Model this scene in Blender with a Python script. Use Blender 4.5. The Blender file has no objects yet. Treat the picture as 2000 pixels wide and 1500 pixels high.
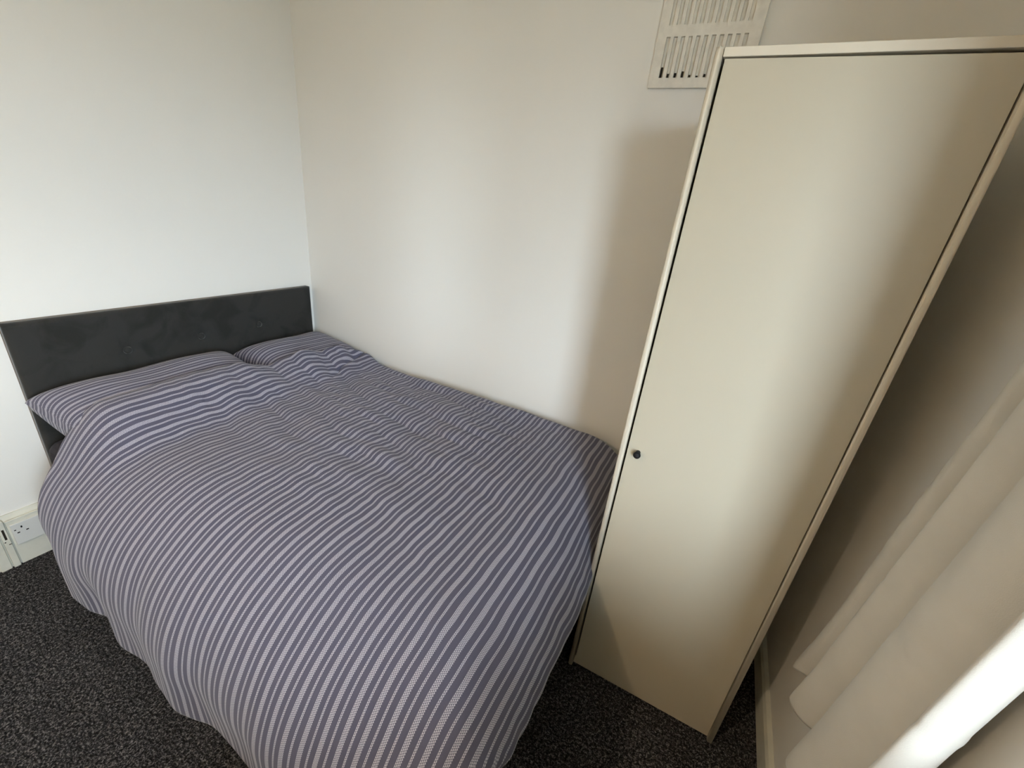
import bpy, bmesh, math, random
from mathutils import Vector, Matrix, noise

random.seed(4)
S = bpy.context.scene
C = S.collection

# ------------------------------------------------------------------ camera
cd = bpy.data.cameras.new('camera'); cam = bpy.data.objects.new('camera', cd); C.objects.link(cam)
cam.location = (2.1114, -1.6642, 1.4463)
cam.rotation_euler = (1.17031, -0.10715, 0.48006)
cd.sensor_fit = 'HORIZONTAL'; cd.sensor_width = 36.0
cd.lens = 820.75 / 2000 * 36.0
cd.clip_start = 0.02
S.camera = cam

# ------------------------------------------------------------------ world: overcast daylight outside the window
W = bpy.data.worlds.new('overcast_sky'); S.world = W; W.use_nodes = True
nt = W.node_tree; nt.nodes.clear()
out = nt.nodes.new('ShaderNodeOutputWorld'); bg = nt.nodes.new('ShaderNodeBackground')
tc = nt.nodes.new('ShaderNodeTexCoord'); sp = nt.nodes.new('ShaderNodeSeparateXYZ')
rp = nt.nodes.new('ShaderNodeValToRGB')
rp.color_ramp.elements[0].position = 0.47; rp.color_ramp.elements[0].color = (0.20, 0.21, 0.20, 1)
rp.color_ramp.elements[1].position = 0.53; rp.color_ramp.elements[1].color = (0.78, 0.88, 1.0, 1)
ma = nt.nodes.new('ShaderNodeMath'); ma.operation = 'MULTIPLY_ADD'; ma.inputs[1].default_value = 0.5; ma.inputs[2].default_value = 0.5
nt.links.new(tc.outputs['Generated'], sp.inputs[0]); nt.links.new(sp.outputs['Z'], ma.inputs[0])
nt.links.new(ma.outputs[0], rp.inputs[0]); nt.links.new(rp.outputs[0], bg.inputs[0]); nt.links.new(bg.outputs[0], out.inputs[0])
bg.inputs[1].default_value = 56.0

# room and window dimensions (metres): corner behind the headboard is the origin
RX, RY, RZ = 2.59, -3.60, 2.45
WY0, WY1, WZ0, WZ1 = -1.26, -2.66, 0.85, 2.08        # box bay opening in the right wall
BX = 3.42                                              # depth of the bay
LIGHTS = [((BX, -1.80), (BX, -2.56)), ((BX - 0.06, -2.62), (2.79, -2.62))]   # plan of its two glazed sides
WALL_T = 0.12
LAMP = (1.15, -2.55, 2.02)
LAMP_W = 41.0

# daylight portals in the three window lights: they guide the sky light, they emit nothing themselves
for (xa, ya), (xb, yb) in LIGHTS:
    pl = bpy.data.lights.new('window_portal', 'AREA'); pl.shape = 'RECTANGLE'
    pl.size = WZ1 - WZ0; pl.size_y = math.hypot(xb - xa, yb - ya); pl.cycles.is_portal = True
    po = bpy.data.objects.new('window_portal', pl); C.objects.link(po)
    nx, ny = (yb - ya), -(xb - xa)                     # points into the room
    ln = math.hypot(nx, ny); nx, ny = nx / ln, ny / ln
    po.location = ((xa + xb) / 2 - nx * 0.04, (ya + yb) / 2 - ny * 0.04, (WZ0 + WZ1) / 2)
    po.rotation_euler = (0, math.radians(90), math.atan2(-ny, -nx))

S.view_settings.view_transform = 'Standard'; S.view_settings.look = 'None'
S.view_settings.gamma = 1.0; S.view_settings.use_curve_mapping = False
S.view_settings.exposure = 0.0
S.cycles.max_bounces = 12; S.cycles.diffuse_bounces = 8; S.cycles.use_denoising = True
S.cycles.sample_clamp_indirect = 6.0

# ------------------------------------------------------------------ materials
def mat(name, col, rough=0.6, spec=0.3, bump=None, var=None, sheen=0.0):
    """bump=(scale, strength, distance), var=(scale, amount): fine relief and colour variation"""
    m = bpy.data.materials.new(name); m.use_nodes = True
    t = m.node_tree; b = t.nodes['Principled BSDF']
    b.inputs['Base Color'].default_value = (*col, 1); b.inputs['Roughness'].default_value = rough
    b.inputs['Specular IOR Level'].default_value = spec
    if sheen:
        b.inputs['Sheen Weight'].default_value = sheen; b.inputs['Sheen Roughness'].default_value = 0.4
    co = t.nodes.new('ShaderNodeTexCoord')
    if bump:
        n = t.nodes.new('ShaderNodeTexNoise'); n.inputs['Scale'].default_value = bump[0]; n.inputs['Detail'].default_value = 4
        bp = t.nodes.new('ShaderNodeBump'); bp.inputs['Strength'].default_value = bump[1]; bp.inputs['Distance'].default_value = bump[2]
        t.links.new(co.outputs['Object'], n.inputs['Vector']); t.links.new(n.outputs['Fac'], bp.inputs['Height'])
        t.links.new(bp.outputs[0], b.inputs['Normal'])
    if var:
        n2 = t.nodes.new('ShaderNodeTexNoise'); n2.inputs['Scale'].default_value = var[0]; n2.inputs['Detail'].default_value = 5
        r = t.nodes.new('ShaderNodeValToRGB'); a = var[1]
        r.color_ramp.elements[0].position = 0.35; r.color_ramp.elements[0].color = (*[c * (1 - a) for c in col], 1)
        r.color_ramp.elements[1].position = 0.65; r.color_ramp.elements[1].color = (*[min(1, c * (1 + a)) for c in col], 1)
        t.links.new(co.outputs['Object'], n2.inputs['Vector']); t.links.new(n2.outputs['Fac'], r.inputs[0])
        t.links.new(r.outputs[0], b.inputs['Base Color'])
    return m

M = {}
M['wall'] = mat('white_wall_paint', (0.78, 0.775, 0.75), 0.75, 0.2, (90, 0.12, 0.002))
M['ceiling'] = mat('ceiling_paint', (0.80, 0.74, 0.62), 0.85, 0.1, (60, 0.1, 0.002))  # cream tint put in to warm the light bounced off the ceiling
M['cream'] = mat('cream_wall_paint', (0.72, 0.60, 0.42), 0.75, 0.2, (90, 0.12, 0.002))  # unseen front wall, tinted to warm the bounced light
M['gloss'] = mat('painted_woodwork', (0.62, 0.62, 0.55), 0.45, 0.4, (35, 0.15, 0.002), (14, 0.06))
M['vent'] = mat('painted_vent', (0.74, 0.72, 0.67), 0.7, 0.2, (120, 0.25, 0.002), (45, 0.05))
M['dark'] = mat('dark_hollow', (0.03, 0.025, 0.02), 0.9, 0.05)
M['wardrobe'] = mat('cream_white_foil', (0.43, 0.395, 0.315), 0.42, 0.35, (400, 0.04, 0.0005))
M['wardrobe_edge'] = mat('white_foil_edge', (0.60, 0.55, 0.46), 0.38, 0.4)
M['black'] = mat('black_plastic', (0.005, 0.005, 0.007), 0.55, 0.2)
M['socket'] = mat('white_socket_plastic', (0.62, 0.63, 0.62), 0.4, 0.4)
M['mattress'] = mat('mattress_shade_dark', (0.035, 0.035, 0.045), 0.9, 0.1, (200, 0.2, 0.001))  # mattress coloured near black to stand in for shade beside the headboard
M['divan'] = mat('grey_divan_fabric', (0.05, 0.05, 0.053), 0.95, 0.1, (300, 0.3, 0.001))
M['upvc'] = mat('white_window_frame', (0.82, 0.82, 0.82), 0.35, 0.4)
M['metal'] = mat('brushed_metal', (0.5, 0.5, 0.5), 0.35, 0.5); M['metal'].node_tree.nodes['Principled BSDF'].inputs['Metallic'].default_value = 1
M['curtain'] = mat('beige_grey_curtain', (0.62, 0.60, 0.555), 0.9, 0.08, (700, 0.35, 0.001), (9, 0.03), 0.1)
M['flex'] = mat('white_cable', (0.8, 0.8, 0.78), 0.5, 0.3)
M['underside'] = mat('white_lining', (0.8, 0.8, 0.8), 0.9, 0.1)

def glass():
    m = bpy.data.materials.new('window_glass'); m.use_nodes = True; t = m.node_tree; t.nodes.clear()
    o = t.nodes.new('ShaderNodeOutputMaterial'); mx = t.nodes.new('ShaderNodeMixShader')
    f = t.nodes.new('ShaderNodeFresnel'); f.inputs[0].default_value = 1.45
    a = t.nodes.new('ShaderNodeBsdfTransparent'); a.inputs[0].default_value = (0.95, 0.97, 0.96, 1)
    g = t.nodes.new('ShaderNodeBsdfGlossy'); g.inputs['Roughness'].default_value = 0.02
    t.links.new(f.outputs[0], mx.inputs[0]); t.links.new(a.outputs[0], mx.inputs[1]); t.links.new(g.outputs[0], mx.inputs[2])
    t.links.new(mx.outputs[0], o.inputs[0]); return m
M['glass'] = glass()

def lampshade():
    m = bpy.data.materials.new('paper_lampshade'); m.use_nodes = True; t = m.node_tree; t.nodes.clear()
    o = t.nodes.new('ShaderNodeOutputMaterial'); mx = t.nodes.new('ShaderNodeMixShader'); mx.inputs[0].default_value = 0.6
    d = t.nodes.new('ShaderNodeBsdfDiffuse'); d.inputs[0].default_value = (0.9, 0.85, 0.75, 1)
    tr = t.nodes.new('ShaderNodeBsdfTranslucent'); tr.inputs[0].default_value = (0.95, 0.88, 0.75, 1)
    t.links.new(d.outputs[0], mx.inputs[1]); t.links.new(tr.outputs[0], mx.inputs[2]); t.links.new(mx.outputs[0], o.inputs[0]); return m
M['shade'] = lampshade()

def velvet():
    m = mat('charcoal_crushed_velvet', (0.026, 0.027, 0.027), 0.8, 0.15, (160, 0.3, 0.0015), None, 0.25)
    t = m.node_tree; b = t.nodes['Principled BSDF']; co = t.nodes.new('ShaderNodeTexCoord')
    n = t.nodes.new('ShaderNodeTexNoise'); n.inputs['Scale'].default_value = 9; n.inputs['Detail'].default_value = 7; n.inputs['Distortion'].default_value = 0.6
    r = t.nodes.new('ShaderNodeValToRGB'); e = r.color_ramp.elements
    e[0].position = 0.36; e[0].color = (0.018, 0.019, 0.019, 1); e[1].position = 0.52; e[1].color = (0.027, 0.028, 0.028, 1)
    t.links.new(co.outputs['Object'], n.inputs['Vector']); t.links.new(n.outputs['Fac'], r.inputs[0]); t.links.new(r.outputs[0], b.inputs['Base Color'])
    return m
M['velvet'] = velvet()

def carpet():
    m = bpy.data.materials.new('charcoal_fleck_carpet'); m.use_nodes = True; t = m.node_tree; b = t.nodes['Principled BSDF']
    b.inputs['Roughness'].default_value = 0.95; b.inputs['Specular IOR Level'].default_value = 0.1
    co = t.nodes.new('ShaderNodeTexCoord')
    n1 = t.nodes.new('ShaderNodeTexNoise'); n1.inputs['Scale'].default_value = 112; n1.inputs['Detail'].default_value = 3; n1.inputs['Roughness'].default_value = 0.6
    n2 = t.nodes.new('ShaderNodeTexNoise'); n2.inputs['Scale'].default_value = 250; n2.inputs['Detail'].default_value = 2
    n3 = t.nodes.new('ShaderNodeTexNoise'); n3.inputs['Scale'].default_value = 7; n3.inputs['Detail'].default_value = 3
    ad = t.nodes.new('ShaderNodeMath'); ad.operation = 'ADD'
    r = t.nodes.new('ShaderNodeValToRGB'); e = r.color_ramp.elements
    e[0].position = 0.80; e[0].color = (0.008, 0.008, 0.009, 1); e[1].position = 1.30; e[1].color = (0.19, 0.18, 0.18, 1)
    x = e.new(1.0); x.color = (0.036, 0.035, 0.037, 1)
    mr = t.nodes.new('ShaderNodeMapRange'); mr.inputs['From Min'].default_value = 0.0; mr.inputs['From Max'].default_value = 2.0
    e[0].position = 0.42; e[1].position = 0.51; e[2].position = 0.63
    e[1].color = (0.036, 0.036, 0.040, 1); e[2].color = (0.21, 0.205, 0.215, 1)
    mu = t.nodes.new('ShaderNodeMix'); mu.data_type = 'RGBA'; mu.blend_type = 'MULTIPLY'; mu.inputs['Factor'].default_value = 0.5
    r3 = t.nodes.new('ShaderNodeValToRGB'); r3.color_ramp.elements[0].position = 0.35; r3.color_ramp.elements[0].color = (0.6, 0.6, 0.6, 1); r3.color_ramp.elements[1].position = 0.6
    bp = t.nodes.new('ShaderNodeBump'); bp.inputs['Strength'].default_value = 0.9; bp.inputs['Distance'].default_value = 0.008
    for n in (n1, n2, n3): t.links.new(co.outputs['Object'], n.inputs['Vector'])
    t.links.new(n1.outputs['Fac'], ad.inputs[0]); t.links.new(n2.outputs['Fac'], ad.inputs[1])
    t.links.new(ad.outputs[0], mr.inputs['Value']); t.links.new(mr.outputs[0], r.inputs[0])
    t.links.new(n3.outputs['Fac'], r3.inputs[0])
    t.links.new(r.outputs[0], mu.inputs[6]); t.links.new(r3.outputs[0], mu.inputs[7])
    t.links.new(mu.outputs[2], b.inputs['Base Color'])
    t.links.new(ad.outputs[0], bp.inputs['Height']); t.links.new(bp.outputs[0], b.inputs['Normal'])
    return m
M['carpet'] = carpet()

def stripes(name, period=0.043):
    """woven stripe cloth: U of the UV map runs along the bed in metres, V across it"""
    m = bpy.data.materials.new(name); m.use_nodes = True; t = m.node_tree; b = t.nodes['Principled BSDF']
    b.inputs['Roughness'].default_value = 0.9; b.inputs['Specular IOR Level'].default_value = 0.1
    b.inputs['Sheen Weight'].default_value = 0.12
    uv = t.nodes.new('ShaderNodeUVMap'); uv.uv_map = 'cloth'
    s = t.nodes.new('ShaderNodeSeparateXYZ'); t.links.new(uv.outputs[0], s.inputs[0])
    def mth(op, a, bb=None, clamp=False):
        n = t.nodes.new('ShaderNodeMath'); n.operation = op; n.use_clamp = clamp
        for i, v in enumerate((a, bb)):
            if v is None: continue
            if isinstance(v, (int, float)): n.inputs[i].default_value = v
            else: t.links.new(v, n.inputs[i])
        return n.outputs[0]
    ph = mth('FRACT', mth('DIVIDE', s.outputs[0], period))
    def band(lo, hi, soft=0.02):
        a = mth('DIVIDE', mth('SUBTRACT', ph, lo - soft / 2), soft, True)
        c = mth('DIVIDE', mth('SUBTRACT', hi + soft / 2, ph), soft, True)
        return mth('MULTIPLY', a, c)
    wide = band(0.06, 0.34); thin = band(0.62, 0.745)
    light = mth('ADD', wide, thin, True)
    # woven dashes: rows along the stripe, alternate rows shifted
    row = mth('MULTIPLY', ph, 14.3)
    rows = mth('SINE', mth('MULTIPLY', row, 2 * math.pi))
    shift = mth('MULTIPLY', mth('FLOOR', row), 0.5)
    dash = mth('SINE', mth('MULTIPLY', mth('ADD', mth('DIVIDE', s.outputs[1], 0.0042), shift), 2 * math.pi))
    dots = mth('ADD', mth('ADD', mth('MULTIPLY', rows, 0.26), mth('MULTIPLY', dash, 0.42)), 0.46, True)
    fac = mth('MULTIPLY', light, dots)
    n = t.nodes.new('ShaderNodeTexNoise'); n.inputs['Scale'].default_value = 900; n.inputs['Detail'].default_value = 2
    t.links.new(uv.outputs[0], n.inputs['Vector'])
    mx = t.nodes.new('ShaderNodeMix'); mx.data_type = 'RGBA'
    mx.inputs[6].default_value = (0.086, 0.089, 0.138, 1); mx.inputs[7].default_value = (0.56, 0.565, 0.680, 1)
    t.links.new(fac, mx.inputs[0])
    m2 = t.nodes.new('ShaderNodeMix'); m2.data_type = 'RGBA'; m2.blend_type = 'MULTIPLY'; m2.inputs[0].default_value = 1
    r = t.nodes.new('ShaderNodeValToRGB'); r.color_ramp.elements[0].position = 0.3; r.color_ramp.elements[0].color = (0.8, 0.8, 0.8, 1)
    r.color_ramp.elements[1].position = 0.7; r.color_ramp.elements[1].color = (1, 1, 1, 1)
    t.links.new(n.outputs['Fac'], r.inputs[0]); t.links.new(mx.outputs[2], m2.inputs[6]); t.links.new(r.outputs[0], m2.inputs[7])
    t.links.new(m2.outputs[2], b.inputs['Base Color'])
    bp = t.nodes.new('ShaderNodeBump'); bp.inputs['Strength'].default_value = 0.25; bp.inputs['Distance'].default_value = 0.001
    t.links.new(fac, bp.inputs['Height']); t.links.new(bp.outputs[0], b.inputs['Normal'])
    return m
M['stripe'] = stripes('grey_striped_cotton')

# ------------------------------------------------------------------ helpers
def link(name, me, m, parent=None):
    o = bpy.data.objects.new(name, me); C.objects.link(o)
    if m is not None: me.materials.append(m)
    if parent is not None: o.parent = parent
    return o
def finish(name, bm, m, parent=None, smooth=False, bevel=0.0, seg=2):
    if bevel:
        bmesh.ops.bevel(bm, geom=[e for e in bm.edges], offset=bevel, segments=seg, affect='EDGES', profile=0.5)
    bmesh.ops.recalc_face_normals(bm, faces=bm.faces)
    me = bpy.data.meshes.new(name); bm.to_mesh(me); bm.free()
    if smooth:
        for p in me.polygons: p.use_smooth = True
    return link(name, me, m, parent)
def add_box(bm, lo, hi):
    r = bmesh.ops.create_cube(bm, size=1)
    for v in r['verts']:
        v.co = Vector([lo[i] + (v.co[i] + 0.5) * (hi[i] - lo[i]) for i in range(3)])
def box(name, lo, hi, m, parent=None, bevel=0.0, seg=2):
    lo, hi = [min(a, b) for a, b in zip(lo, hi)], [max(a, b) for a, b in zip(lo, hi)]
    bm = bmesh.new(); add_box(bm, lo, hi); return finish(name, bm, m, parent, False, bevel, seg)
def lathe(name, prof, m, parent=None, origin=(0, 0, 0), axis='Z', n=32, smooth=True):
    """prof: (radius, height) pairs spun about an axis"""
    bm = bmesh.new(); rings = []
    R = {'Z': Matrix.Identity(3), 'X': Matrix.Rotation(math.pi / 2, 3, 'Y'), '-Y': Matrix.Rotation(math.pi / 2, 3, 'X'), 'Y': Matrix.Rotation(-math.pi / 2, 3, 'X')}[axis]
    for r, h in prof:
        rings.append([bm.verts.new(R @ Vector((r * math.cos(2 * math.pi * k / n), r * math.sin(2 * math.pi * k / n), h)) + Vector(origin)) for k in range(n)])
    for a, b in zip(rings, rings[1:]):
        for k in range(n): bm.faces.new((a[k], a[(k + 1) % n], b[(k + 1) % n], b[k]))
    bm.faces.new(rings[0]); bm.faces.new(list(reversed(rings[-1])))
    return finish(name, bm, m, parent, smooth)
def prism(name, pts, axis, lo, hi, m, parent=None, bevel=0.0):
    """extrude a 2-D outline along an axis ('X': pts are y,z; 'Y': x,z)"""
    bm = bmesh.new()
    f = (lambda a, b, c: (c, a, b)) if axis == 'X' else (lambda a, b, c: (a, c, b))
    A = [bm.verts.new(f(a, b, lo)) for a, b in pts]; B = [bm.verts.new(f(a, b, hi)) for a, b in pts]
    n = len(pts)
    for k in range(n): bm.faces.new((A[k], A[(k + 1) % n], B[(k + 1) % n], B[k]))
    bm.faces.new(A); bm.faces.new(list(reversed(B)))
    return finish(name, bm, m, parent, False, bevel)
def empty(name, loc=(0, 0, 0)):
    o = bpy.data.objects.new(name, None); C.objects.link(o); o.location = loc; o.empty_display_size = 0.1; return o
def tag(o, label, cat, group=None):
    o['label'] = label; o['category'] = cat
    if group: o['group'] = group
    return o
def struct(o, label=None):
    o['kind'] = 'structure'
    if label: o['label'] = label
    return o
def kids(root):
    """parts were modelled in world space: keep them there under a moved Empty"""
    bpy.context.view_layer.update()
    for c in root.children:
        c.matrix_parent_inverse = root.matrix_world.inverted()
def grid_mesh(name, pts, nu, nv, uvs, m, parent=None, thick=0.0, offset=-1.0):
    me = bpy.data.meshes.new(name)
    faces = [(i * nv + j, (i + 1) * nv + j, (i + 1) * nv + j + 1, i * nv + j + 1) for i in range(nu - 1) for j in range(nv - 1)]
    me.from_pydata(pts, [], faces)
    if uvs:
        l = me.uv_layers.new(name='cloth')
        for p in me.polygons:
            for li in p.loop_indices: l.data[li].uv = uvs[me.loops[li].vertex_index]
    for p in me.polygons: p.use_smooth = True
    o = link(name, me, m, parent)
    if thick:
        s = o.modifiers.new('thickness', 'SOLIDIFY'); s.thickness = thick; s.offset = offset; s.use_even_offset = False
    return o
def sstep(a, b, x):
    t = max(0.0, min(1.0, (x - a) / (b - a))); return t * t * (3 - 2 * t)
def lerpt(tab, x):
    if x <= tab[0][0]: return tab[0][1]
    for (a, va), (b, vb) in zip(tab, tab[1:]):
        if x <= b:
            t = (x - a) / (b - a); t = t * t * (3 - 2 * t) if False else t
            return va + (vb - va) * t
    return tab[-1][1]

# ------------------------------------------------------------------ the room
T = 0.12
struct(box('floor', (-T, RY - T, -0.1), (RX + WALL_T, T, 0), M['carpet']), 'charcoal grey flecked carpet across the bedroom floor')
struct(box('ceiling', (-T, RY - T, RZ), (RX + WALL_T, T, RZ + 0.1), M['ceiling']))
struct(box('wall_left', (-T, RY - T, 0), (0, T, RZ), M['wall']), 'plain white wall behind the headboard')
struct(box('wall_back', (0, 0, 0), (RX, T, RZ), M['wall']), 'plain white wall along the long side of the bed')
struct(box('wall_front', (0, RY - T, 0), (RX, RY, RZ), M['cream']))
bm = bmesh.new()
for lo, hi in (((RX, RY - T, 0), (RX + WALL_T, T, WZ0)), ((RX, RY - T, WZ1), (RX + WALL_T, T, RZ)),
               ((RX, WY0, WZ0), (RX + WALL_T, T, WZ1)), ((RX, RY - T, WZ0), (RX + WALL_T, WY1, WZ1))):
    add_box(bm, lo, hi)
struct(finish('wall_right', bm, M['wall']), 'white window wall in shadow beside the wardrobe')

# skirting boards
def skirt_profile(x, h, t, sgn):
    return [(x, 0), (x + sgn * t, 0), (x + sgn * t, h - 0.035), (x + sgn * t * 0.75, h - 0.022), (x + sgn * t * 0.45, h - 0.008), (x + sgn * t * 0.3, h), (x, h)]
struct(prism('baseboard_left', skirt_profile(0, 0.212, 0.020, 1), 'Y', RY, 0, M['gloss'], None), 'worn off-white skirting board below the headboard wall')
struct(prism('baseboard_back', [(-a, b) for a, b in skirt_profile(0, 0.212, 0.020, 1)], 'X', 0.02, RX - 0.02, M['gloss']))
struct(prism('baseboard_right', [(RX, 0), (RX - 0.018, 0), (RX - 0.018, 0.070), (RX - 0.013, 0.082), (RX, 0.085)], 'Y', RY, -0.02, M['gloss']), 'pale low skirting along the window wall beside the wardrobe')
struct(box('baseboard_front', (0.02, RY, 0), (RX - 0.02, RY + 0.02, 0.20), M['gloss']))

# bay window in the right wall (beyond the frame, it lights the room)
win = struct(empty('window_1', (2.8, (WY0 + WY1) / 2, WZ0)), 'white framed bay window letting daylight into the room')
def poly_slab(name, pts, z0, z1, m, parent):
    bm = bmesh.new(); A = [bm.verts.new((x, y, z0)) for x, y in pts]; B = [bm.verts.new((x, y, z1)) for x, y in pts]; n = len(pts)
    for k in range(n): bm.faces.new((A[k], A[(k + 1) % n], B[(k + 1) % n], B[k]))
    bm.faces.new(A); bm.faces.new(list(reversed(B))); return finish(name, bm, m, parent)
plan = [(2.591, WY0), (BX + 0.05, WY0), (BX + 0.05, WY1), (2.591, WY1)]
poly_slab('window_sill', [(2.582, WY0 - 0.002), (2.591, WY0 - 0.002)] + plan[1:3] + [(2.591, WY1 + 0.002), (2.582, WY1 + 0.002)], WZ0 - 0.025, WZ0 + 0.006, M['upvc'], win)
poly_slab('soffit', plan, WZ1, WZ1 + 0.06, M['ceiling'], win)
box('bay_side', (2.6, WY0 - 0.001, WZ0), (BX + 0.05, WY0 + 0.08, WZ1), M['wall'], win)
box('bay_side', (BX - 0.03, WY0, WZ0), (BX + 0.05, LIGHTS[0][0][1], WZ1), M['wall'], win)
box('bay_side', (2.6, WY1, WZ0), (2.79, WY1 + 0.07, WZ1), M['wall'], win)
box('corner_post', (BX - 0.06, WY1, WZ0), (BX + 0.03, LIGHTS[0][1][1], WZ1), M['upvc'], win)
for (xa, ya), (xb, yb) in LIGHTS:
    ln = math.hypot(xb - xa, yb - ya); ux, uy = (xb - xa) / ln, (yb - ya) / ln
    R = Matrix.Translation((xa, ya, 0)) @ Matrix.Rotation(math.atan2(uy, ux), 4, 'Z')
    bm = bmesh.new()
    for lo, hi in (((0, -0.03, WZ0), (ln, 0.03, WZ0 + 0.05)), ((0, -0.03, WZ1 - 0.05), (ln, 0.03, WZ1)), ((0, -0.03, WZ0), (0.04, 0.03, WZ1)), ((ln - 0.04, -0.03, WZ0), (ln, 0.03, WZ1))):
        add_box(bm, lo, hi)
    bmesh.ops.transform(bm, matrix=R, verts=bm.verts); fr = finish('window_frame', bm, M['upvc'], win)
    bm = bmesh.new(); add_box(bm, (0.04, -0.002, WZ0 + 0.05), (ln - 0.04, 0.002, WZ1 - 0.05))
    bmesh.ops.transform(bm, matrix=R, verts=bm.verts); finish('pane', bm, M['glass'], fr)
kids(win)

# air vent painted over, high on the back wall
vent = tag(empty('air_vent', (1.855, 0, 1.85)), 'painted-over white plaster air vent with upright slots above the wardrobe', 'vent')
vx0, vx1, vz0, vz1 = 1.708, 2.005, 1.849, 2.145
zs = [(1.876, 1.983), (2.012, 2.119)]
xs = [1.743 + k * 0.0223 for k in range(11)]
bm = bmesh.new()
def plate(x0, x1, z0, z1): add_box(bm, (x0, -0.015, z0), (x1, -0.004, z1))
zb = [vz0, zs[0][0], zs[0][1], zs[1][0], zs[1][1], vz1]
for k in (0, 2, 4): plate(vx0, vx1, zb[k], zb[k + 1])
for z0, z1 in zs:
    e = [vx0] + [v for x in xs for v in (x - 0.0060, x + 0.0060)] + [vx1]
    for a, b in zip(e[::2], e[1::2]): plate(a, b, z0, z1)
finish('slotted_plate', bm, M['vent'], vent)
box('backing_plate', (vx0 + 0.001, -0.0045, vz0 + 0.001), (vx1 - 0.001, 0.0, vz1 - 0.001), M['vent'], vent)
bm = bmesh.new()
for k, x in enumerate(xs):
    h = [0.030, 0.012, 0.014, 0.018, 0.008, 0.006, 0.010, 0.005, 0.007, 0.004, 0.006][k]
    add_box(bm, (x - 0.0050, -0.0085, zs[0][0]), (x + 0.0005, -0.0044, zs[0][0] + h))
finish('slot_gap', bm, M['dark'], vent)['label'] = 'dark unpainted gaps at the slot bottoms'
kids(vent)

# wall socket set in the skirting
sk = tag(empty('wall_socket', (0.02, -1.325, 0.085)), 'white painted power socket on the skirting beside the bed', 'socket')
box('mounting_block', (0.0195, -1.386, 0.0), (0.027, -1.19, 0.196), M['gloss'], sk, 0.0015)
box('face_plate', (0.0265, -1.380, 0.088), (0.0335, -1.294, 0.178), M['socket'], sk, 0.002)
for dy, dz, w, h in ((0, 0.158, 0.0045, 0.008), (-0.0115, 0.138, 0.007, 0.0045), (0.0115, 0.138, 0.007, 0.0045)):
    box('pin_hole', (0.0325, -1.354 + dy - w / 2, dz - h / 2), (0.0338, -1.354 + dy + w / 2, dz + h / 2), M['black'], sk)
box('screw_hole', (0.0325, -1.374, 0.150), (0.0337, -1.369, 0.154), M['dark'], sk)
kids(sk)
tk = tag(empty('cable_trunking', (0.02, -1.395, 0)), 'chipped white cable cover strip on the skirting at the left edge', 'trunking')
box('cover_strip', (0.0195, -1.408, 0.0), (0.032, -1.390, 0.205), M['gloss'], tk, 0.002)
box('cover_strip', (0.0195, -1.440, 0.0), (0.029, -1.412, 0.196), M['gloss'], tk, 0.002)
for y, z, a, b in ((-1.399, 0.150, 0.006, 0.045), (-1.404, 0.118, 0.004, 0.004), (-1.3945, 0.104, 0.007, 0.003)):
    box('paint_chip', (0.0315, y - a / 2, z - b / 2), (0.0326, y + a / 2, z + b / 2), M['dark'], tk)
kids(tk)

# ------------------------------------------------------------------ wardrobe
X0, X1, YF, YB, H, TH = 1.9734, 2.446, -0.637, -0.075, 1.763, 0.0160
wd = tag(empty('wardrobe', ((X0 + X1) / 2, (YF + YB) / 2, 0)), 'tall narrow cream-white single-door wardrobe at the foot of the bed', 'wardrobe')
def rounded_panel(name, x0, x1, z0, z1, r):
    """upright board with a softly rounded front edge"""
    pts = [(x0, YB), (x1, YB)]
    n = 6
    for k in range(n + 1):
        a = math.pi / 2 * k / n; pts.append((x1 - r + r * math.cos(a), YF + r - r * math.sin(a)))
    for k in range(n + 1):
        a = math.pi / 2 * k / n; pts.append((x0 + r - r * math.sin(a), YF + r - r * math.cos(a)))
    bm = bmesh.new()
    A = [bm.verts.new((x, y, z0)) for x, y in pts]; B = [bm.verts.new((x, y, z1)) for x, y in pts]
    for k in range(len(pts)): bm.faces.new((A[k], A[(k + 1) % len(pts)], B[(k + 1) % len(pts)], B[k]))
    bm.faces.new(A); bm.faces.new(list(reversed(B)))
    bmesh.ops.bevel(bm, geom=[e for e in bm.edges if abs(e.verts[0].co.z - z1) < 1e-5 and abs(e.verts[1].co.z - z1) < 1e-5], offset=0.004, segments=3, affect='EDGES')
    o = finish(name, bm, M['wardrobe_edge'], wd, True)
    for p in o.data.polygons: p.use_smooth = abs(p.normal.x) < 0.999 and abs(p.normal.z) < 0.999
    return o
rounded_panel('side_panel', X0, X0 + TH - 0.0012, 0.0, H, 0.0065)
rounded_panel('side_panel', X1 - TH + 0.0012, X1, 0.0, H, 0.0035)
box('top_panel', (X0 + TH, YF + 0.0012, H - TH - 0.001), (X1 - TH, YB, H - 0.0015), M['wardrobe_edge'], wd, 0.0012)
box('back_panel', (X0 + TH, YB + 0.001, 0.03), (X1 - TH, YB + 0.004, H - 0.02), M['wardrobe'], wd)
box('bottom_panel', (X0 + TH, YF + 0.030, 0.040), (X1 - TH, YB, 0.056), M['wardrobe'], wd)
box('plinth', (X0 + TH, YF + 0.009, 0.010), (X1 - TH, YF + 0.025, 0.046), M['wardrobe'], wd, 0.0015)
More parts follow.
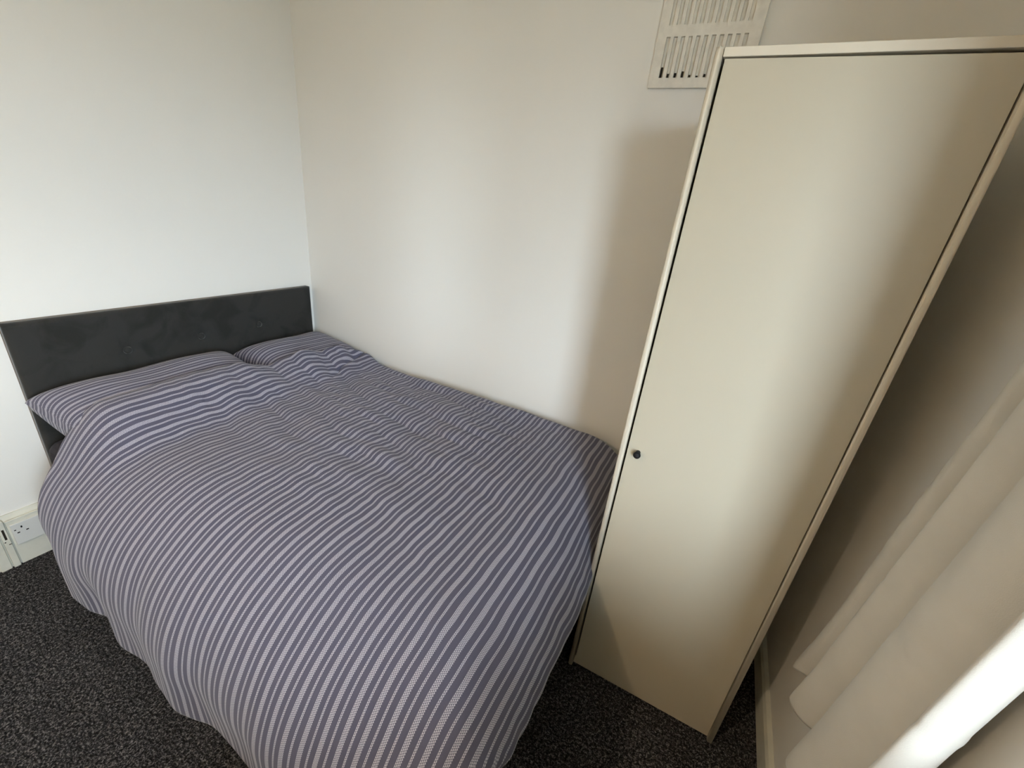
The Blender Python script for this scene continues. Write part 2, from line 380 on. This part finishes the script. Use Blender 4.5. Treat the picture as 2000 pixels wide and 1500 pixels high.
# inset door, hanging a touch out of square
bm = bmesh.new()
dx0, dx1, dz0, dz1 = X0 + TH + 0.0045, X1 - TH - 0.0022, 0.053, H - TH - 0.0035
yd0, yd1 = YF + 0.0025, YF + 0.0185
vs = {}
for i, x in enumerate((dx0, dx1)):
    for j, z in enumerate((dz0, dz1)):
        for k, y in enumerate((yd0, yd1)):
            zz = z - (0.0035 if (i == 1 and j == 1) else 0)
            vs[i, j, k] = bm.verts.new((x, y, zz))
for f in (((0,0,0),(1,0,0),(1,1,0),(0,1,0)), ((0,0,1),(0,1,1),(1,1,1),(1,0,1)), ((0,0,0),(0,1,0),(0,1,1),(0,0,1)),
          ((1,0,0),(1,0,1),(1,1,1),(1,1,0)), ((0,1,0),(1,1,0),(1,1,1),(0,1,1)), ((0,0,0),(0,0,1),(1,0,1),(1,0,0))):
    bm.faces.new([vs[k] for k in f])
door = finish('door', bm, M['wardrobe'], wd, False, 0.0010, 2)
knob = lathe('knob', [(0.0, 0.0), (0.006, 0.0), (0.006, 0.010), (0.0085, 0.013), (0.0095, 0.017), (0.0090, 0.021), (0.0065, 0.0235), (0.0, 0.0242)],
             M['black'], door, (2.0225, yd0, 0.885), '-Y', 28)
knob['label'] = 'small round black knob'
kids(wd)

# ------------------------------------------------------------------ bed
BX0, BX1, BY0, BY1 = 0.055, 1.93, -0.03, -1.235
bed = tag(empty('bed', ((BX0 + BX1) / 2, (BY0 + BY1) / 2, 0)), 'small double bed with a charcoal buttoned headboard in the corner', 'bed')
box('divan_base', (BX0, BY1, 0.03), (BX1, BY0, 0.27), M['divan'], bed, 0.012)
for x in (BX0 + 0.12, BX1 - 0.12):
    for y in (BY0 - 0.1, BY1 + 0.1):
        lathe('castor', [(0.0, 0.0), (0.02, 0.0), (0.022, 0.006), (0.022, 0.03), (0.0, 0.031)], M['black'], bed, (x, y, 0), 'Z', 16)
box('mattress', (BX0, BY1, 0.27), (BX1, BY0, 0.475), M['mattress'], bed, 0.045, 4)
# headboard: upholstered slab with three pulled-in buttons
HY0, HY1, HZ0, HZ1, HX0, HX1 = -0.042, -1.223, 0.22, 0.909, 0.003, 0.047
btn = [(-0.914, 0.745), (-0.637, 0.745), (-0.361, 0.750)]
ny, nz = 150, 90; pts = []
for i in range(ny):
    for j in range(nz):
        fy, fz = i / (ny - 1), j / (nz - 1)
        y = HY0 + (HY1 - HY0) * fy; z = HZ0 + (HZ1 - HZ0) * fz
        e = min(fy * (HY0 - HY1), (1 - fy) * (HY0 - HY1), (1 - fz) * (HZ1 - HZ0), fz * (HZ1 - HZ0))
        x = HX1 - 0.010 * (1 - min(1, e / 0.012)) ** 2
        for by, bz in btn:
            d = math.hypot(y - by, z - bz)
            x -= 0.010 * math.exp(-(d / 0.022) ** 2) + 0.0022 * math.exp(-(d / 0.06) ** 2)
            a = math.atan2(z - bz, y - by)
            x += 0.0012 * math.cos(5 * a + by * 9) * math.exp(-((d - 0.035) / 0.02) ** 2)
        x += 0.0012 * noise.noise((y * 6, z * 6, 1.3)) + 0.0004 * noise.noise((y * 40, z * 40, 5))
        pts.append((x, y, z))
bm = bmesh.new(); vv = [bm.verts.new(p) for p in pts]
for i in range(ny - 1):
    for j in range(nz - 1): bm.faces.new((vv[i*nz+j], vv[(i+1)*nz+j], vv[(i+1)*nz+j+1], vv[i*nz+j+1]))
rim = [i * nz for i in range(ny)] + [(ny - 1) * nz + j for j in range(1, nz)] + [i * nz + nz - 1 for i in range(ny - 2, -1, -1)] + [j for j in range(nz - 2, 0, -1)]
bk = [bm.verts.new((HX0, pts[k][1], pts[k][2])) for k in rim]
for k in range(len(rim)):
    k2 = (k + 1) % len(rim); bm.faces.new((vv[rim[k]], vv[rim[k2]], bk[k2], bk[k]))
bm.faces.new(bk)
hb = finish('headboard', bm, M['velvet'], bed, True); hb['label'] = 'charcoal crushed-velvet headboard'
for by, bz in btn:
    lathe('button', [(0.0, -0.006), (0.0125, -0.006), (0.015, -0.001), (0.0135, 0.005), (0.008, 0.0085), (0.0, 0.0095)], M['velvet'], hb, (HX1 - 0.0075, by, bz), 'X', 20)
for y in (-0.35, -0.90):
    box('strut', (0.021, y - 0.03, 0.02), (0.041, y + 0.03, 0.40), M['divan'], bed)
kids(bed)

# ------------------------------------------------------------------ pillows
def pillow(name, cx, cy, z0, z1, lx, ly, tilt, label, seed, yaw=0.0):
    nu, nv = 60, 84; th = 0.5 * (z1 - z0)
    bm = bmesh.new(); uvl = None; sides = []
    Rm = Matrix.Rotation(yaw, 3, 'Z') @ Matrix.Rotation(tilt, 3, 'Y')
    def P(a, b, s):
        pa, pb = abs(a), abs(b)
        prof = max(0.0, (1 - pa ** 3.2)) ** 0.45 * max(0.0, (1 - pb ** 5.0)) ** 0.36
        pin = 1 - 0.055 * (1 - pb ** 2) * 0.8 if pa > 0 else 1
        x = a * lx / 2 * (1 - 0.06 * (1 - pb ** 2.0) * pa ** 3)
        y = b * ly / 2 * (1 - 0.05 * (1 - pa ** 2.0) * pb ** 3)
        z = s * th * prof
        q = (x * 5 + seed, y * 5, s * 2.0)
        z += s * prof * (0.010 * noise.noise(q) + 0.004 * noise.noise((x * 16 + seed, y * 9, s)))
        z += 0.006 * noise.noise((x * 7 + seed, y * 7, 9)) * max(pa, pb) ** 4
        return Rm @ Vector((x, y, z))
    pts, uv = [], []
    for s in (1, -1):
        for i in range(nu):
            for j in range(nv):
                a = math.sin((i / (nu - 1) - 0.5) * math.pi); b = math.sin((j / (nv - 1) - 0.5) * math.pi)
                a = 0.65 * a + 0.35 * (2 * i / (nu - 1) - 1); b = 0.65 * b + 0.35 * (2 * j / (nv - 1) - 1)
                v = P(a, b, s); pts.append((v.x, v.y, v.z))
                uv.append((a * lx / 2 * 1.12 + 0.02 * seed + 0.004 * noise.noise((v.x * 4, v.y * 4, seed)), b * ly / 2))
    n = nu * nv; faces = []
    for s in (0, 1):
        for i in range(nu - 1):
            for j in range(nv - 1):
                q = (s*n+i*nv+j, s*n+(i+1)*nv+j, s*n+(i+1)*nv+j+1, s*n+i*nv+j+1)
                faces.append(q if s == 0 else q[::-1])
    me = bpy.data.meshes.new(name); me.from_pydata(pts, [], faces)
    l = me.uv_layers.new(name='cloth')
    for p in me.polygons:
        p.use_smooth = True
        for li in p.loop_indices: l.data[li].uv = uv[me.loops[li].vertex_index]
    o = link(name, me, M['stripe']); o.location = (cx, cy, z0 + th)
    return tag(o, label, 'pillow', 'striped pillows against the headboard')
pillow('pillow', 0.285, -0.890, 0.494, 0.684, 0.46, 0.69, math.radians(12), 'striped grey pillow nearest the wall socket, its near corner sticking out', 3.1, 0.03)
pillow('pillow', 0.275, -0.280, 0.488, 0.676, 0.45, 0.50, math.radians(9), 'striped grey pillow in the corner against the side wall', 7.7, -0.02)

# ------------------------------------------------------------------ duvet
def build_duvet():
    ZT = 0.572                       # height of the duvet top on the mattress
    FX, FR, FD = 1.735, 0.245, 0.0   # foot: where it starts to turn, radius, drop below the turn
    NY, NR, ND = -1.075, 0.295, 0.14  # near side
    L_foot = FX + FR * math.pi / 2 + FD
    L_side = -NY + NR * math.pi / 2 + ND
    nu, nv = 250, 230
    pts, uv = [], []
    def turn(s, s0, r):
        """arc-length s -> (horizontal distance, drop)"""
        if s <= s0: return s, 0.0
        a = (s - s0) / r
        if a <= math.pi / 2: return s0 + r * math.sin(a), r * (1 - math.cos(a))
        return s0 + r, r + (s - s0 - r * math.pi / 2)
    head = [(0.0, 0.50), (0.07, 0.47), (0.20, 0.405), (0.40, 0.385), (0.55, 0.365), (0.70, 0.330), (0.86, 0.310), (1.00, 0.322), (1.12, 0.325), (1.24, 0.315), (1.35, 0.355), (1.55, 0.425), (2.0, 0.43)]
    for i in range(nu):
        fu = i / (nu - 1)
        for j in range(nv):
            fv = j / (nv - 1)
            t = 0.018 + (L_side - 0.018) * fv
            s0 = lerpt(head, t)
            s = s0 + (L_foot - s0) * fu
            px, dx = turn(s, FX, FR)
            py, dy = turn(t, -NY, NR)
            # round the vertical corner where both sides hang
            a = max(0.0, (px - FX) / FR); b = max(0.0, (py + NY) / NR)
            if a > 0 and b > 0:
                nrm = (a ** 1.9 + b ** 1.9) ** (1 / 1.9)
                if nrm > 1: px = FX + FR * a / nrm; py = -NY + NR * b / nrm
            d = (dx ** 2.2 + dy ** 2.2) ** (1 / 2.2)
            x, y, z = px, -py, ZT - d
            top = 1 - min(1.0, d / 0.10)
            # lift over the pillows at the head end
            pil = sstep(0.62, 0.34, s) * sstep(1.30, 1.12, t) * (0.55 + 0.45 * sstep(0.0, 0.10, t))
            gap = 1 - 0.40 * math.exp(-((t - 0.55) / 0.07) ** 2)
            z += 0.104 * pil * gap - 0.020 * sstep(0.40, 0.24, s) * pil
            cs = (s - 0.44) / 0.20; ct = (t - 0.06) / 0.34          # crease from the wall corner of the pillow
            if 0 <= ct <= 1: z -= 0.020 * math.exp(-((s - (0.47 + 0.10 * ct ** 1.5)) / 0.014) ** 2) * (1 - ct) ** 0.7
            # tuck against the wall
            z -= 0.055 * (1 - sstep(0.0, 0.075, t - 0.018)) * (1 - 0.5 * pil)
            # soft filling
            z += 0.016 * noise.noise((x * 2.6, y * 2.6, 2.0)) * (0.3 + 0.7 * top) + 0.010 * top * math.sin(math.pi * min(1, t / 1.1))
            # creases that run along the bed and fan out from the pillow end
            wv = 0.020 * noise.noise((x * 2.0, y * 3.0, 7.0))
            far = sstep(1.15, 0.65, t) * sstep(0.25, 0.45, s) * sstep(1.85, 1.2, s)
            c1 = noise.noise((x * 3.0 + 3, (y + 0.22 * x) * 11 + wv * 30, 4.0))
            c2 = noise.noise((x * 7.0 + 1, (y + 0.12 * x) * 23 + wv * 50, 8.0))
            c3 = noise.noise((x * 9.0, y * 17, 12.0))
            z += top * ((0.0110 * far + 0.0022) * c1 + (0.0075 * far + 0.0016) * c2 + 0.0045 * far * c3)
            # hanging folds on the near side
            hang = sstep(0.03, 0.30, dy)
            if hang > 0:
                f1 = math.sin(x * 15.5 + 2.4 * noise.noise((x * 1.7, 3, 0)) + 0.6)
                y += hang * (0.005 * f1 + 0.015 * noise.noise((x * 3.4, z * 1.2, 5)) + 0.008 * noise.noise((x * 11, z * 4, 6)))
                y += 0.035 * hang * math.exp(-((x - 0.70) / 0.075) ** 2) * sstep(0.1, 0.42, dy)     # deep pleat
                y += 0.05 * hang * sstep(0.52, 0.36, x) * sstep(0.12, 0.4, dy)
                z += 0.014 * sstep(0.40, 0.62, dy) * math.sin(x * 9 + 1.0)
            # foot end: soft bulge, gathers at the hem
            hf = sstep(0.02, 0.22, dx)
            if hf > 0:
                x += hf * (0.012 * noise.noise((y * 4.5, z * 3, 15)) + 0.010 * noise.noise((y * 17, z * 5, 16)))
                x += 0.012 * hf * math.exp(-((y + 0.76) / 0.11) ** 2) - 0.020 * hf * sstep(-0.66, -0.55, y)
                x -= 0.50 * max(0.0, dx - 0.15) * hf      # hem curls back under
                z += 0.010 * hf * noise.noise((y * 12, 2, 20))
            pts.append((x, y, z))
            uv.append((s + 0.0035 * c1 * far + 0.004 * noise.noise((s * 3, t * 3, 31)) + 0.0035 * noise.noise((s * 8, t * 9, 33)) + 0.002 * far * noise.noise((s * 14, t * 26, 35)), t))
    o = grid_mesh('duvet', pts, nu, nv, uv, M['stripe'], None, 0.022, -1.0)
    return tag(o, 'grey and white striped duvet draped over the bed', 'duvet')
build_duvet()

# ------------------------------------------------------------------ curtain
def build_curtain():
    root = tag(empty('curtain', (2.54, -0.95, 0.42)), 'long beige-grey gathered curtain hanging beside the wardrobe', 'curtain')
    sec = [(-0.600, 2.572), (-0.612, 2.542), (-0.640, 2.540), (-0.668, 2.574), (-0.695, 2.548), (-0.724, 2.522), (-0.765, 2.540), (-0.795, 2.574),
           (-0.820, 2.548), (-0.860, 2.510), (-0.910, 2.503), (-0.952, 2.522), (-0.985, 2.562), (-1.005, 2.570), (-1.022, 2.535), (-1.036, 2.500), (-1.050, 2.487), (-1.060, 2.500), (-1.061, 2.520), (-1.052, 2.536), (-1.030, 2.552)]
    nu, nv = 190, 260
    ZH, ZT = 0.42, 2.24
    def cr(q):                       # Catmull-Rom through the section
        n = len(sec) - 1; k = min(int(q * n), n - 1); f = q * n - k
        p = [Vector(sec[max(0, min(n, k + d))]) for d in (-1, 0, 1, 2)]
        return 0.5 * ((2 * p[1]) + (-p[0] + p[2]) * f + (2 * p[0] - 5 * p[1] + 4 * p[2] - p[3]) * f * f + (-p[0] + 3 * p[1] - 3 * p[2] + p[3]) * f ** 3)
    pts = []
    for i in range(nu):
        q = i / (nu - 1); c = cr(q)
        for j in range(nv):
            g = j / (nv - 1); z = ZH + (ZT - ZH) * g
            k = 1 - 0.14 * min(1.0, (z - ZH) / 0.9) - 0.06 * g
            y = -0.600 + (c[0] + 0.600) * k - 0.157 * (z - ZH)
            amp = 1.0 - 0.25 * g
            x = 2.576 - (2.576 - c[1]) * amp - 0.004 * g
            x += 0.004 * noise.noise((y * 9, z * 2.2, 3)); y += 0.003 * noise.noise((q * 6, z * 1.6, 8))
            # hem lifts and turns out a little, sharp fold-line from the packet at 0.87 m
            low = sstep(0.16, 0.0, z - ZH)
            zz = z + low * 0.02 * noise.noise((q * 12, 0, 4)); x -= low * 0.006 * math.sin(q * 30)
            x += 0.0016 * math.exp(-((z - 0.872) / 0.010) ** 2)
            pts.append((min(x, 2.583), y, zz))
    grid_mesh('cloth', pts, nu, nv, None, M['curtain'], root, 0.0015, 0)
    for k in range(9):
        y = -0.885 - 0.050 * k
        bm = bmesh.new(); n, m_ = 20, 8; R0, r0 = 0.021, 0.0025; vv = []
        for i in range(n):
            for j in range(m_):
                t, u = 2 * math.pi * i / n, 2 * math.pi * j / m_
                vv.append(bm.verts.new((2.535 + (R0 + r0 * math.cos(u)) * math.cos(t), y + r0 * math.sin(u), 2.255 + (R0 + r0 * math.cos(u)) * math.sin(t))))
        for i in range(n):
            for j in range(m_):
                bm.faces.new((vv[i*m_+j], vv[((i+1)%n)*m_+j], vv[((i+1)%n)*m_+(j+1)%m_], vv[i*m_+(j+1)%m_]))
        finish('curtain_ring', bm, M['metal'], root, True)
    kids(root)
build_curtain()
pole = tag(empty('curtain_pole', (2.535, -1.95, 2.262)), 'metal curtain pole above the window', 'curtain pole')
lathe('rod', [(0.0, 0.0), (0.011, 0.0), (0.011, 2.3), (0.0, 2.3)], M['metal'], pole, (2.535, -0.78, 2.262), '-Y', 20)
for y in (-0.755, -3.105):
    lathe('finial', [(0.0, -0.03), (0.012, -0.026), (0.020, -0.01), (0.020, 0.008), (0.012, 0.025), (0.0, 0.03)], M['metal'], pole, (2.535, y, 2.262), 'Y', 20)
for y in (-0.82, -3.0):
    box('bracket', (2.53, y - 0.008, 2.235), (RX, y + 0.008, 2.252), M['metal'], pole, 0.002)
kids(pole)

# ------------------------------------------------------------------ unseen table added by the bay window to shade the wardrobe door
shade_desk = tag(empty('shade_desk', (2.375, -1.85, 0)), 'unseen white table added to shade the lower wardrobe door', 'shade_desk')
DX0, DX1, DY0, DY1, DZ = 2.27, 2.565, -1.32, -2.35, 0.80
box('shade_desk_top', (DX0, DY1, DZ - 0.028), (DX1, DY0, DZ), M['upvc'], shade_desk, 0.003)
for x in (DX0 + 0.03, DX1 - 0.07):
    for y in (DY0 - 0.03, DY1 + 0.07):
        box('leg', (x, y - 0.04, 0), (x + 0.04, y, DZ - 0.028), M['upvc'], shade_desk, 0.002)
box('modesty_panel', (DX0 + 0.07, DY0 - 0.055, 0.12), (DX1 - 0.07, DY0 - 0.040, DZ - 0.028), M['upvc'], shade_desk)
box('rear_panel', (DX1 - 0.055, DY1 + 0.07, 0.30), (DX1 - 0.040, DY0 - 0.07, DZ - 0.028), M['upvc'], shade_desk)
kids(shade_desk)

# ------------------------------------------------------------------ pendant lamp in the middle of the room
def build_lamp():
    x, y, z = LAMP
    root = tag(empty('pendant_lamp', (x, y, RZ)), 'paper drum pendant lamp hanging from the ceiling', 'lamp')
    lathe('ceiling_rose', [(0.0, 0.0), (0.045, 0.0), (0.045, -0.012), (0.02, -0.03), (0.0, -0.03)], M['flex'], root, (x, y, RZ), 'Z')
    lathe('cable', [(0.0, 0.0), (0.003, 0.0), (0.003, RZ - z - 0.08), (0.0, RZ - z - 0.08)], M['flex'], root, (x, y, z + 0.06), 'Z', 8)
    lathe('lamp_holder', [(0.0, 0.0), (0.018, 0.0), (0.018, 0.05), (0.0, 0.05)], M['flex'], root, (x, y, z + 0.02), 'Z', 16)
    bm = bmesh.new(); n = 40; r = 0.15; a, b = [], []
    for k in range(n):
        t = 2 * math.pi * k / n
        a.append(bm.verts.new((x + r * math.cos(t), y + r * math.sin(t), z - 0.10))); b.append(bm.verts.new((x + r * math.cos(t), y + r * math.sin(t), z + 0.10)))
    for k in range(n): bm.faces.new((a[k], a[(k + 1) % n], b[(k + 1) % n], b[k]))
    finish('lamp_shade', bm, M['shade'], root, True)
    ld = bpy.data.lights.new('bulb', 'POINT'); ld.energy = LAMP_W; ld.color = (1.0, 0.78, 0.56); ld.shadow_soft_size = 0.035
    lo = bpy.data.objects.new('bulb', ld); C.objects.link(lo); lo.location = (x, y, z - 0.02); lo.parent = root
    kids(root)
build_lamp()
